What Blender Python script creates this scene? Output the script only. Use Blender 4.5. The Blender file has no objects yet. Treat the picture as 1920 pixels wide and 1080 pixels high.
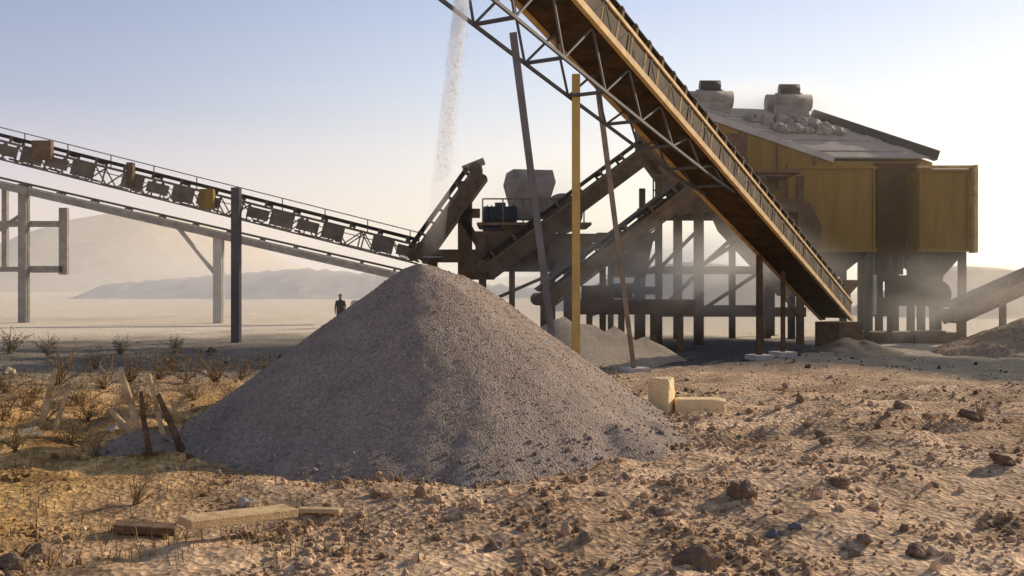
import bpy, math, random
from mathutils import Vector, Matrix, noise
random.seed(7)
R = math.radians
scene = bpy.context.scene
COL = scene.collection
CAMZ = 2.1
F = 1800.0
SUN_AZ, SUN_EL = 35.0, 22.0          # azimuth from +X towards +Y

def at(px, py, D):
    return Vector(((px - 960) / F * D, D, CAMZ - (py - 540) / F * D))

def smooth(a, b, x):
    t = max(0.0, min(1.0, (x - a) / (b - a)))
    return t * t * (3 - 2 * t)

# ------------------------------------------------------------------ materials
def mat(name, base, dark=None, rough=0.8, scale=3.0, metal=0.0, bump=0.0, bscale=None, lo=0.35, hi=0.65, dust=None, detail=8, streak=False):
    m = bpy.data.materials.new(name); m.use_nodes = True
    nt = m.node_tree; N = nt.nodes; L = nt.links
    b = N['Principled BSDF']; b.inputs['Roughness'].default_value = rough; b.inputs['Metallic'].default_value = metal
    b.inputs['Specular IOR Level'].default_value = 0.25
    tc = N.new('ShaderNodeTexCoord')
    n = N.new('ShaderNodeTexNoise'); n.inputs['Scale'].default_value = scale; n.inputs['Detail'].default_value = detail
    n.inputs['Roughness'].default_value = 0.65
    if streak:
        mp = N.new('ShaderNodeMapping'); mp.inputs['Scale'].default_value = (2.2, 2.2, .28); L.new(tc.outputs['Object'], mp.inputs['Vector']); L.new(mp.outputs[0], n.inputs['Vector'])
    else: L.new(tc.outputs['Object'], n.inputs['Vector'])
    r = N.new('ShaderNodeValToRGB')
    dark = dark or tuple(c * 0.55 for c in base)
    r.color_ramp.elements[0].position = lo; r.color_ramp.elements[0].color = (*dark, 1)
    r.color_ramp.elements[1].position = hi; r.color_ramp.elements[1].color = (*base, 1)
    L.new(n.outputs['Fac'], r.inputs['Fac'])
    out = r.outputs['Color']
    if dust:
        g = N.new('ShaderNodeNewGeometry'); s = N.new('ShaderNodeSeparateXYZ'); L.new(g.outputs['Normal'], s.inputs[0])
        mr = N.new('ShaderNodeMapRange'); mr.inputs['From Min'].default_value = 0.2; mr.inputs['From Max'].default_value = 0.9
        mr.inputs['To Max'].default_value = 0.75
        L.new(s.outputs['Z'], mr.inputs['Value'])
        mx = N.new('ShaderNodeMix'); mx.data_type = 'RGBA'
        L.new(mr.outputs[0], mx.inputs['Factor']); L.new(out, mx.inputs['A']); mx.inputs['B'].default_value = (*dust, 1)
        out = mx.outputs['Result']
    L.new(out, b.inputs['Base Color'])
    if bump:
        n2 = N.new('ShaderNodeTexNoise'); n2.inputs['Scale'].default_value = bscale or scale * 6; n2.inputs['Detail'].default_value = 6
        L.new(tc.outputs['Object'], n2.inputs['Vector'])
        bp = N.new('ShaderNodeBump'); bp.inputs['Strength'].default_value = bump; bp.inputs['Distance'].default_value = 0.05
        L.new(n2.outputs['Fac'], bp.inputs['Height']); L.new(bp.outputs['Normal'], b.inputs['Normal'])
    return m

def attr_mat(name, fine=6.0, bump=0.6, vary=0.35, rough=0.95, bdist=0.05):
    """soil or gravel: colour from a mesh colour attribute, broken up by noise and cells"""
    m = bpy.data.materials.new(name); m.use_nodes = True
    nt = m.node_tree; N = nt.nodes; L = nt.links
    b = N['Principled BSDF']; b.inputs['Roughness'].default_value = rough; b.inputs['Specular IOR Level'].default_value = 0.15
    a = N.new('ShaderNodeAttribute'); a.attribute_name = 'tint'
    tc = N.new('ShaderNodeTexCoord')
    n = N.new('ShaderNodeTexNoise'); n.inputs['Scale'].default_value = fine; n.inputs['Detail'].default_value = 10
    n.inputs['Roughness'].default_value = 0.75
    L.new(tc.outputs['Object'], n.inputs['Vector'])
    v = N.new('ShaderNodeTexVoronoi'); v.inputs['Scale'].default_value = fine * 2.5
    L.new(tc.outputs['Object'], v.inputs['Vector'])
    mr = N.new('ShaderNodeMapRange'); mr.inputs['From Min'].default_value = 0.3; mr.inputs['From Max'].default_value = 0.7
    mr.inputs['To Min'].default_value = 1 - vary; mr.inputs['To Max'].default_value = 1 + vary
    L.new(n.outputs['Fac'], mr.inputs['Value'])
    bw = N.new('ShaderNodeRGBToBW'); L.new(v.outputs['Color'], bw.inputs[0])
    mr2 = N.new('ShaderNodeMapRange'); mr2.inputs['From Min'].default_value = 0.2; mr2.inputs['From Max'].default_value = 0.8
    mr2.inputs['To Min'].default_value = 1 - vary * .7; mr2.inputs['To Max'].default_value = 1 + vary * .7
    L.new(bw.outputs[0], mr2.inputs['Value'])
    mu = N.new('ShaderNodeMath'); mu.operation = 'MULTIPLY'; L.new(mr.outputs[0], mu.inputs[0]); L.new(mr2.outputs[0], mu.inputs[1])
    vm = N.new('ShaderNodeVectorMath'); vm.operation = 'SCALE'; L.new(a.outputs['Color'], vm.inputs[0]); L.new(mu.outputs[0], vm.inputs['Scale'])
    L.new(vm.outputs['Vector'], b.inputs['Base Color'])
    bp = N.new('ShaderNodeBump'); bp.inputs['Strength'].default_value = bump; bp.inputs['Distance'].default_value = bdist
    ad = N.new('ShaderNodeMath'); ad.operation = 'ADD'; L.new(n.outputs['Fac'], ad.inputs[0]); L.new(v.outputs['Distance'], ad.inputs[1])
    L.new(ad.outputs[0], bp.inputs['Height']); L.new(bp.outputs['Normal'], b.inputs['Normal'])
    return m

DUST = (0.42, 0.34, 0.24)
M = dict(
    mustard=mat('mustard_paint', (0.27, 0.165, 0.018), (0.19, 0.11, 0.012), 0.6, 1.1, streak=True, dust=(0.40, 0.31, 0.17), bump=.1),
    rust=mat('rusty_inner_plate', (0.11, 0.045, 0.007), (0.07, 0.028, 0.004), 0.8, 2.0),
    brown=mat('brown_painted_steel', (0.21, 0.13, 0.07), (0.09, 0.055, 0.03), 0.85, 2.2, dust=(0.38, 0.28, 0.18)),
    darkb=mat('dark_brown_steel', (0.145, 0.092, 0.052), (0.065, 0.040, 0.024), 0.88, 2.5, dust=(0.28, 0.21, 0.14)),
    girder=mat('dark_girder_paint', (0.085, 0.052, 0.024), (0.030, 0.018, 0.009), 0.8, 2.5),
    girderlit=mat('lit_stiffener_paint', (0.30, 0.19, 0.08), (0.10, 0.06, 0.025), 0.8, 4.0),  # girder paint lightened, sunlit look put into the stiffener colour
    tan=mat('tan_flange_paint', (0.66, 0.45, 0.20), (0.40, 0.25, 0.10), 0.7, 3.0, dust=(0.60, 0.46, 0.28)),
    ochre=mat('ochre_post_paint', (0.55, 0.38, 0.12), (0.42, 0.28, 0.09), 0.6, 2.0),
    grey=mat('dusty_grey_steel', (0.30, 0.27, 0.24), (0.17, 0.15, 0.14), 0.7, 2.0, dust=(0.42, 0.37, 0.31)),
    lgrey=mat('pale_dusty_steel', (0.50, 0.47, 0.43), (0.38, 0.35, 0.32), 0.8, 1.5, dust=(0.55, 0.5, 0.44)),
    bluegrey=mat('blue_grey_steel', (0.17, 0.17, 0.19), (0.11, 0.11, 0.13), 0.7, 2.0),
    trussgrey=mat('thin_truss_paint', (0.13, 0.125, 0.13), (0.08, 0.078, 0.08), 0.7, 2.0),
    slate=mat('slate_grey_post', (0.10, 0.09, 0.09), (0.07, 0.06, 0.06), 0.7, 2.0),
    convey=mat('weathered_grey_brown_frame', (0.21, 0.165, 0.13), (0.11, 0.085, 0.068), 0.8, 1.6, dust=(0.30, 0.25, 0.2)),
    belt=mat('rubber_belt', (0.045, 0.04, 0.036), (0.025, 0.022, 0.02), 0.85, 4.0, dust=(0.16, 0.13, 0.10)),
    black=mat('black_enamel', (0.018, 0.019, 0.024), (0.01, 0.01, 0.012), 0.5, 3.0),
    navy=mat('dark_blue_enamel', (0.022, 0.030, 0.055), (0.012, 0.015, 0.025), 0.5, 3.0),
    dgreen=mat('dark_green_enamel', (0.035, 0.045, 0.034), (0.02, 0.022, 0.018), 0.6, 3.0, dust=(0.12, 0.11, 0.08)),
    wood=mat('weathered_timber', (0.70, 0.50, 0.27), (0.42, 0.28, 0.14), 0.85, 9.0, bump=.3),
    darkwood=mat('dark_old_timber', (0.20, 0.125, 0.07), (0.10, 0.06, 0.035), 0.9, 9.0, bump=.3),
    sandstone=mat('pale_sandstone', (0.95, 0.74, 0.42), (0.85, 0.62, 0.34), 0.9, 5.0, bump=.4),
    rock=mat('brown_rock', (0.34, 0.25, 0.18), (0.17, 0.11, 0.075), 0.95, 6.0, bump=.5),
    palerock=mat('pale_rock', (0.62, 0.52, 0.41), (0.42, 0.33, 0.24), 0.95, 6.0, bump=.5),
    darkrock=mat('dark_rock', (0.27, 0.18, 0.12), (0.14, 0.09, 0.06), 0.95, 6.0, bump=.5),
    cloth=mat('black_clothing', (0.012, 0.012, 0.014), (0.008, 0.008, 0.009), 0.9, 8.0),
    skin=mat('skin', (0.22, 0.12, 0.075), (0.2, 0.11, 0.07), 0.6, 8.0),
    hair=mat('dark_hair', (0.01, 0.008, 0.007), None, 0.7, 8.0),
    twig=mat('dry_twig', (0.33, 0.22, 0.11), (0.14, 0.085, 0.045), 0.9, 7.0),
    dryleaf=mat('dry_leaf', (0.36, 0.24, 0.09), (0.16, 0.10, 0.04), 0.9, 3.0),
    sage=mat('dusty_sage_leaf', (0.13, 0.13, 0.09), (0.07, 0.07, 0.05), 0.9, 3.0),
    soil=attr_mat('quarry_soil', 7.0, 0.6, 0.38),
    gravel=attr_mat('crushed_gravel', 16.0, 0.9, 0.28, bdist=.02),
    pale=attr_mat('hazy_rock', 0.15, 0.2, 0.10),  # distance haze is put into the pale tints of hills and heaps
)

# ------------------------------------------------------------------ mesh building
class MB:
    def __init__(s): s.v = []; s.f = []; s.sm = []
    def add(s, vs, fs, smooth_=False):
        o = len(s.v); s.v += [Vector(v) for v in vs]
        s.f += [tuple(i + o for i in f) for f in fs]; s.sm += [smooth_] * len(fs)
        return s
    def bar(s, a, b, w, h, up=(0, 0, 1)):
        a = Vector(a); b = Vector(b); d = (b - a).normalized(); up = Vector(up)
        if abs(d.dot(up)) > .98: up = Vector((0, 1, 0))
        x = d.cross(up).normalized(); y = x.cross(d).normalized()
        vs = [p + x * (w / 2 * i) + y * (h / 2 * j) for p in (a, b) for i, j in ((-1, -1), (1, -1), (1, 1), (-1, 1))]
        return s.add(vs, [(3, 2, 1, 0), (4, 5, 6, 7), (0, 1, 5, 4), (1, 2, 6, 5), (2, 3, 7, 6), (3, 0, 4, 7)])
    def box(s, c, sx, sy, sz, rz=0):
        c = Vector(c); m = Matrix.Rotation(rz, 3, 'Z')
        vs = [c + m @ Vector((i * sx / 2, j * sy / 2, k * sz / 2)) for k in (-1, 1) for i, j in ((-1, -1), (1, -1), (1, 1), (-1, 1))]
        return s.add(vs, [(3, 2, 1, 0), (4, 5, 6, 7), (0, 1, 5, 4), (1, 2, 6, 5), (2, 3, 7, 6), (3, 0, 4, 7)])
    def tube(s, a, b, r0, r1=None, n=12):
        a = Vector(a); b = Vector(b); r1 = r0 if r1 is None else r1; d = (b - a).normalized()
        up = Vector((0, 0, 1)) if abs(d.z) < .95 else Vector((0, 1, 0))
        x = d.cross(up).normalized(); y = x.cross(d).normalized()
        vs = [p + (x * math.cos(2 * math.pi * i / n) + y * math.sin(2 * math.pi * i / n)) * r for p, r in ((a, r0), (b, r1)) for i in range(n)]
        s.add(vs, [(i, (i + 1) % n, n + (i + 1) % n, n + i) for i in range(n)], True)
        o = len(s.v) - 2 * n
        s.f += [tuple(o + i for i in reversed(range(n))), tuple(o + n + i for i in range(n))]; s.sm += [False, False]
        return s
    def prism(s, poly, ext):
        """poly: 3-D points of one face, ext: extrusion vector"""
        n = len(poly); ext = Vector(ext)
        vs = [Vector(p) for p in poly] + [Vector(p) + ext for p in poly]
        fs = [tuple(reversed(range(n))), tuple(range(n, 2 * n))] + [(i, (i + 1) % n, n + (i + 1) % n, n + i) for i in range(n)]
        return s.add(vs, fs)
    def frustum(s, c0, sx0, sy0, c1, sx1, sy1, rz=0):
        m = Matrix.Rotation(rz, 3, 'Z'); vs = []
        for c, sx, sy in ((c0, sx0, sy0), (c1, sx1, sy1)):
            for i, j in ((-1, -1), (1, -1), (1, 1), (-1, 1)): vs.append(Vector(c) + m @ Vector((i * sx / 2, j * sy / 2, 0)))
        return s.add(vs, [(3, 2, 1, 0), (4, 5, 6, 7), (0, 1, 5, 4), (1, 2, 6, 5), (2, 3, 7, 6), (3, 0, 4, 7)])
    def rock(s, c, r, sq=(1, 1, .7), sub=1, rng=random, rough=.25):
        vs, fs = ICO[sub]; c = Vector(c); off = Vector((rng.uniform(0, 50),) * 3)
        m = Matrix.Rotation(rng.uniform(0, 6.28), 3, 'Z') @ Matrix.Rotation(rng.uniform(-.5, .5), 3, 'X')
        out = []
        for v in vs:
            k = 1 + rough * noise.noise(v * 1.3 + off) * 2 + rng.uniform(-.06, .06)
            w = Vector((v.x * sq[0], v.y * sq[1], v.z * sq[2])) * (r * k)
            out.append(c + m @ w)
        return s.add(out, fs)
    def build(s, name, material, parent=None, origin=None):
        me = bpy.data.meshes.new(name)
        o0 = Vector(origin) if origin is not None else (parent.matrix_basis.translation if parent else Vector((0, 0, 0)))
        if parent and parent.parent: o0 = parent.parent.matrix_basis.translation
        me.from_pydata([tuple(v - o0) for v in s.v], [], s.f)
        me.polygons.foreach_set('use_smooth', s.sm)
        me.update(); me.materials.append(material)
        o = bpy.data.objects.new(name, me); COL.objects.link(o)
        if parent: o.parent = parent
        elif origin is not None: o.location = o0
        return o

def make_ico(sub):
    t = (1 + 5 ** .5) / 2
    vs = [Vector(v).normalized() for v in ((-1, t, 0), (1, t, 0), (-1, -t, 0), (1, -t, 0), (0, -1, t), (0, 1, t), (0, -1, -t), (0, 1, -t), (t, 0, -1), (t, 0, 1), (-t, 0, -1), (-t, 0, 1))]
    fs = [(0, 11, 5), (0, 5, 1), (0, 1, 7), (0, 7, 10), (0, 10, 11), (1, 5, 9), (5, 11, 4), (11, 10, 2), (10, 7, 6), (7, 1, 8), (3, 9, 4), (3, 4, 2), (3, 2, 6), (3, 6, 8), (3, 8, 9), (4, 9, 5), (2, 4, 11), (6, 2, 10), (8, 6, 7), (9, 8, 1)]
    for _ in range(sub):
        c = {}; nf = []
        def mid(a, b):
            k = (min(a, b), max(a, b))
            if k not in c: vs.append(((vs[a] + vs[b]) / 2).normalized()); c[k] = len(vs) - 1
            return c[k]
        for a, b, d in fs:
            ab, bd, da = mid(a, b), mid(b, d), mid(d, a); nf += [(a, ab, da), (b, bd, ab), (d, da, bd), (ab, bd, da)]
        fs = nf
    return vs, fs
ICO = [make_ico(0), make_ico(1), make_ico(2), make_ico(3)]

def thing(name, label, cat, loc, group=None):
    o = bpy.data.objects.new(name, None); COL.objects.link(o); o.location = loc; o.empty_display_size = .3
    o['label'] = label; o['category'] = cat
    if group: o['group'] = group
    return o
def tag(o, label=None, cat=None, group=None, kind=None):
    if label: o['label'] = label
    if cat: o['category'] = cat
    if group: o['group'] = group
    if kind: o['kind'] = kind
    return o

# ------------------------------------------------------------------ terrain
def fbm(x, y, sc, oct_=4, z=0.0):
    v = 0; a = 1; p = Vector((x / sc, y / sc, z)); t = 0
    for _ in range(oct_):
        v += a * noise.noise(p); t += a; a *= .5; p = p * 2.03
    return v / t

def ground(x, y):
    d = math.hypot(x, y)
    near = 1 - smooth(26, 45, d)
    h = 0.0
    if d < 60:
        h += near * (0.20 * fbm(x, y, 3.2, 3) + 0.11 * fbm(x, y, .8, 3, 4) + 0.055 * fbm(x, y, .34, 4, 9) + .03 * max(0, fbm(x, y, .13, 2, 19)))
        # low rubble rise in front of and to the right of the heap
        h += near * 0.30 * smooth(1.5, 5.5, x) * smooth(8, 10, y) * (1 - smooth(13, 18, y)) * (.6 + .8 * fbm(x, y, 2.0, 3, 2))
        h += near * 0.16 * math.exp(-((y - 9.3 - .15 * x) ** 2) / .6) * smooth(-2.6, -1.2, x) * (1 - smooth(3, 5, x))
        if x > 0 and 12 < y < 20:     # a pair of wheel tracks crossing in front of the sandstone block
            for oy in (0, 1.7):
                q = y - 13.0 - oy - .16 * x - .25 * math.sin(x * .5)
                h += smooth(2.2, 3.2, x) * (.05 * math.exp(-((abs(q) - .28) / .10) ** 2) - .09 * math.exp(-(q / .17) ** 2))
        # wheel ruts behind the sandstone block, running left to right
        h += near * 0.07 * math.sin(y * 4.2 + .6 * math.sin(x * .7)) * smooth(1.5, 3, x) * smooth(11, 13, y) * (1 - smooth(20, 24, y))
    if x < -1 and y > 10.5:   # low furrows running towards the heap
        fz = smooth(-2.5, -4.5, x) * smooth(10.8, 12.5, y) * (1 - smooth(19, 23, y))
        h += fz * .13 * (abs(math.sin((x * 1.0 + y * .34) * 2.3 + 1.2 * fbm(x, y, 2.5, 2, 51))) - .4)
        h += .12 * smooth(-2.5, -5, x) * math.exp(-((y - 12.6) / 1.6) ** 2)
    if d > 45:
        h += 0.25 * fbm(x, y, 14, 3) * smooth(45, 70, d)
    # far hills
    if y > 60:
        h += smooth(60, 200, y) * 0.8
    h += 0.03 * fbm(x, y, 9, 2, 7)
    return h

def lerp(a, b, t): return tuple(p + (q - p) * t for p, q in zip(a, b))
def ground_col(x, y):
    d = math.hypot(x, y)
    n1 = fbm(x, y, 2.4, 4, 3) ; n2 = fbm(x, y, .7, 3, 5)
    soil = lerp((0.41, 0.265, 0.155), (0.70, 0.485, 0.31), max(0, min(1, .5 + 1.1 * n1 + 1.0 * n2)))
    olive = lerp((0.20, 0.105, 0.035), (0.76, 0.47, 0.19), max(0, min(1, .5 + n2 * 1.4)))
    c = lerp(soil, olive, smooth(-1.5, -4, x - .10 * y + 1.6 + 1.2 * n1) * (1 - smooth(18, 26, d)))
    red = lerp((0.22, 0.125, 0.06), (0.40, 0.23, 0.11), .5 + n2)
    c = lerp(c, red, .65 * smooth(.1, .45, fbm(x, y, 5, 3, 11)) * (1 - smooth(20, 30, d)))
    gr = lerp((0.105, 0.10, 0.085), (0.19, 0.175, 0.145), max(0, min(1, .5 + n1)))
    # gravelly yard around the plant
    c = lerp(c, gr, .85 * smooth(20, 26, d + 3 * n1) * smooth(-3, 3, -x + 2 + n1 * 3) + .75 * smooth(26, 31, d + 3 * n1) * smooth(-2, 2, x))
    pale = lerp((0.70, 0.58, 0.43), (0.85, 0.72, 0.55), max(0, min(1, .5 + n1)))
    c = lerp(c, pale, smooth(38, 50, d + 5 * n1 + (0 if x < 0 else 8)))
    if x > 1.5 and y > 11:    # darker brown bands across the ruts
        bd = smooth(.45, .9, math.sin(y * 2.1 + .5 * math.sin(x * .9) + 2.0 * n1)) * smooth(1.5, 3, x) * (1 - smooth(21, 25, y)) * smooth(11, 12, y)
        c = lerp(c, (0.20, 0.125, 0.07), .6 * bd * (.6 + .8 * n2))
    dk_ = smooth(.18, .42, fbm(x * .6, y, 1.6, 3, 41)) * (1 - smooth(24, 30, d))
    c = lerp(c, (0.17, 0.10, 0.05), .75 * dk_)
    if x > 2 and y > 15:      # shadow band painted into the ground colour before the plant, nearer on the right
        shade_y = 33.5 - 10.5 * smooth(8, 14, x) + .8 * n1
        e = (y - shade_y) / (.26 * shade_y + .8 * n2)
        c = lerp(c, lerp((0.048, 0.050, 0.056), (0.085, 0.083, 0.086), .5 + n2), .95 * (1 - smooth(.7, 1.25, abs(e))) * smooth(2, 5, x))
    return c

def grid_mesh(name, rows, cols, fn, material, colfn=None):
    vs = []; cs = []
    for i in range(rows):
        for j in range(cols):
            p = fn(i, j); vs.append(p)
            if colfn: cs.append(colfn(p))
    fs = [(i * cols + j, i * cols + j + 1, (i + 1) * cols + j + 1, (i + 1) * cols + j) for i in range(rows - 1) for j in range(cols - 1)]
    me = bpy.data.meshes.new(name); me.from_pydata(vs, [], fs); me.polygons.foreach_set('use_smooth', [True] * len(fs)); me.update()
    me.materials.append(material)
    if colfn: set_tint(me, cs)
    o = bpy.data.objects.new(name, me); COL.objects.link(o); return o
def set_tint(me, cs):
    a = me.color_attributes.new('tint', 'FLOAT_COLOR', 'POINT')
    flat = []
    for c in cs: flat += [c[0], c[1], c[2], 1.0]
    a.data.foreach_set('color', flat)

ROWS, COLS = 430, 420
def gfn(i, j):
    t = i / (ROWS - 1)
    d = 2.5 * (4000 / 2.5) ** (t ** 1.35) if True else 0
    a = R(-62 + 124 * j / (COLS - 1))
    x, y = d * math.sin(a), d * math.cos(a)
    return (x, y, ground(x, y))
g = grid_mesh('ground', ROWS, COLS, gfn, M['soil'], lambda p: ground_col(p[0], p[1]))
tag(g, kind='structure')

# pale limestone hills and benches far behind, haze mixed into their colour (left and right of the plant)
def ridge(name, D, x0, x1, prof, depth, col):
    """prof(x) -> height of the crest; a real hill with a front and a back slope"""
    n = 110; m = 16
    def fn(i, j):
        u = i / (m - 1) * 2 - 1; x = x0 + (x1 - x0) * j / (n - 1)
        y = D + u * depth
        k = math.cos(u * math.pi / 2) ** 1.0
        h = prof(x) * k * (1 + .12 * fbm(x, y, depth * .4, 3)) - .3 * (1 - k)
        return (x, y, max(-.5, h) + ground(x, y) * .3)
    return grid_mesh(name, m, n, fn, M['pale'], lambda p: lerp(col, tuple(c * .84 for c in col), max(0, min(1, .5 + 1.6 * fbm(p[0], p[2] * 4, depth * .5, 4, 3)))))
def hill_a(x):   # cream quarry hill on the left, peak at picture x about 250
    px = x / 420 * F + 960
    return (smooth(-250, 120, px) * .25 + .75 * smooth(-50, 230, px)) * (1 - .8 * smooth(300, 640, px)) * (1 - smooth(600, 1000, px)) * 34
tag(ridge('hill', 420, -420, 60, hill_a, 110, (0.80, 0.62, 0.42)), kind='structure')
def hill_b(x):
    px = x / 700 * F + 960
    return 10 + 9 * smooth(1100, 1800, px) + 6 * (1 - smooth(0, 600, px)) + 2 * fbm(x, 0, 60, 3)
tag(ridge('hill', 700, -750, 800, hill_b, 120, (0.85, 0.68, 0.50)), kind='structure')

# ------------------------------------------------------------------ gravel heaps
def heap(name, label, peaks, base_z, ext, step, tone, slope=.68, rough=.05, stones=0, srange=(.012, .03), group=None, dome=.0, mt='gravel', origin=None):
    """peaks: (x, y, z) points of the crest; height = highest cone over them"""
    x0, x1, y0, y1 = ext
    O_ = peaks[0]
    def hz(x, y):
        best = -9
        for (a, b, c) in peaks:
            d = math.hypot(x - a, y - b)
            s = c - slope * (math.sqrt(d * d + dome * dome) - dome)
            best = max(best, s)
        e = .5 * smooth(0, .6, .45 - best) * .35          # concave toe
        if mt == 'gravel': a_ = math.atan2(y - O_[1], x - O_[0]); best += rough * .4 * fbm(math.cos(a_) * 3, math.sin(a_) * 3, .45, 3, best * .25) * smooth(0, 1.0, peaks[0][2] - best)
        return best + rough * (fbm(x, y, .9, 3, 1) * 1.2 + .35 * fbm(x, y, .12, 2, 6)) + e * .5
    nx = int((x1 - x0) / step) + 1; ny = int((y1 - y0) / step) + 1
    idx = {}; vs = []; fs = []; cs = []
    O = Vector(origin or (peaks[0][0], peaks[0][1], 0))
    H = [[hz(x0 + i * step, y0 + j * step) for i in range(nx)] for j in range(ny)]
    G = [[ground(x0 + i * step, y0 + j * step) for i in range(nx)] for j in range(ny)]
    def vid(i, j):
        if (i, j) not in idx:
            idx[i, j] = len(vs); x = x0 + i * step; y = y0 + j * step
            vs.append(Vector((x, y, max(H[j][i], G[j][i] - .12))) - O)
            k = 1 + .35 * fbm(x, y, .5, 3, 8) + .15 * fbm(x, y, 3, 2, 5)
            cs.append(tuple(c * k for c in tone))
        return idx[i, j]
    for j in range(ny - 1):
        for i in range(nx - 1):
            if max(H[j][i] - G[j][i], H[j + 1][i] - G[j + 1][i], H[j][i + 1] - G[j][i + 1], H[j + 1][i + 1] - G[j + 1][i + 1]) > -.1:
                fs.append((vid(i, j), vid(i + 1, j), vid(i + 1, j + 1), vid(i, j + 1)))
    ns = len(fs); rng = random.Random(3)
    bv, bf = ICO[0]
    for _ in range(stones):
        x = rng.uniform(x0, x1); y = rng.uniform(y0, y1); h = hz(x, y); gg = ground(x, y)
        if h < gg - .02:
            if h < gg - .35 or rng.random() < .75: continue
            h = gg
        r = rng.uniform(*srange) * (rng.uniform(1.5, 3.2) if h < gg + .28 and rng.random() < .22 else 1)
        o = len(vs); k = rng.uniform(.75, 1.3); t = tuple(c * k for c in tone)
        mm = Matrix.Rotation(rng.uniform(0, 6.3), 3, (rng.random(), rng.random(), rng.random() + .01))
        for v in bv:
            w = mm @ Vector((v.x * rng.uniform(.7, 1.3), v.y * rng.uniform(.7, 1.2), v.z * .8)) * r
            vs.append(Vector((x, y, h + r * .25)) + w - O); cs.append(t)
        fs += [tuple(q + o for q in f) for f in bf]
    me = bpy.data.meshes.new(name); me.from_pydata(vs, [], fs)
    me.polygons.foreach_set('use_smooth', [k < ns for k in range(len(fs))]); me.update(); me.materials.append(M[mt]); set_tint(me, cs)
    o = bpy.data.objects.new(name, me); o.location = O; COL.objects.link(o)
    tag(o, label, 'gravel heap', group)
    return o, hz

crest = [(-1.33, 14.0, 2.44), (-1.24, 14.3, 2.44), (-1.08, 14.7, 2.40), (-.9, 15.1, 2.33), (-.75, 15.5, 2.22),
         (-3.65, 12.6, .60), (-4.6, 12.0, .30), (-2.2, 11.35, .44), (-.5, 11.3, .46), (1.3, 12.3, .36), (1.9, 13.4, .20)]
main_heap, heap_z = heap('gravel_heap', 'large grey gravel cone in the foreground, under the falling stream', crest, 0, (-7.2, 5.2, 8.5, 22), .06, (0.31, 0.243, 0.200),
                         slope=.735, rough=.06, stones=20000, srange=(.006, .014), dome=.2)

FG = [
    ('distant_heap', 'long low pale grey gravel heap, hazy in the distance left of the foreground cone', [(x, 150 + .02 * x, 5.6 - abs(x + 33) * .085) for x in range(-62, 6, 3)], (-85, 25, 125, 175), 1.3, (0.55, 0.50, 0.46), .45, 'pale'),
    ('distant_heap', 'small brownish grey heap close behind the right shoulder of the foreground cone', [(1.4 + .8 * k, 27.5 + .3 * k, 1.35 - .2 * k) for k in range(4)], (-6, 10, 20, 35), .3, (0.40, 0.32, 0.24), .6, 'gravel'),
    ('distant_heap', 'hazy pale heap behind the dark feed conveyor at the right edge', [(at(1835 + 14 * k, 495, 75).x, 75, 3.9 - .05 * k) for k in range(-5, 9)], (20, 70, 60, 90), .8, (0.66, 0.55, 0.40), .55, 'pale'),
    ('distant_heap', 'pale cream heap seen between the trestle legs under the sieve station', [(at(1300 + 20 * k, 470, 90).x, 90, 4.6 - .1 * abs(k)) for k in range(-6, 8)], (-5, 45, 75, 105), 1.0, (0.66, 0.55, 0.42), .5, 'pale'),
]
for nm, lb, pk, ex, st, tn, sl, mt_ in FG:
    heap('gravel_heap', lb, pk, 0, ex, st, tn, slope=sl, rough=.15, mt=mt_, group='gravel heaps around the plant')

heap('dirt_bank', 'low brown dirt bank at the right edge in front of the small conveyor', [(16.9 + .6 * k, 31.5 + .1 * k, 1.15 + .08 * min(k, 5)) for k in range(14)], 0, (12, 30, 26, 37), .2, (0.40, 0.28, 0.18), slope=.42, rough=.2, mt='soil')[0]['category'] = 'dirt bank'
heap('spillage', 'small mound of spilled gravel around the foot of the main conveyor', [(11.2, 32.2, .42), (11.8, 32.0, .35)], 0, (9, 14, 30, 34.5), .12, (0.22, 0.18, 0.14), slope=.4, rough=.1)[0]['category'] = 'spilled gravel'
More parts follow.
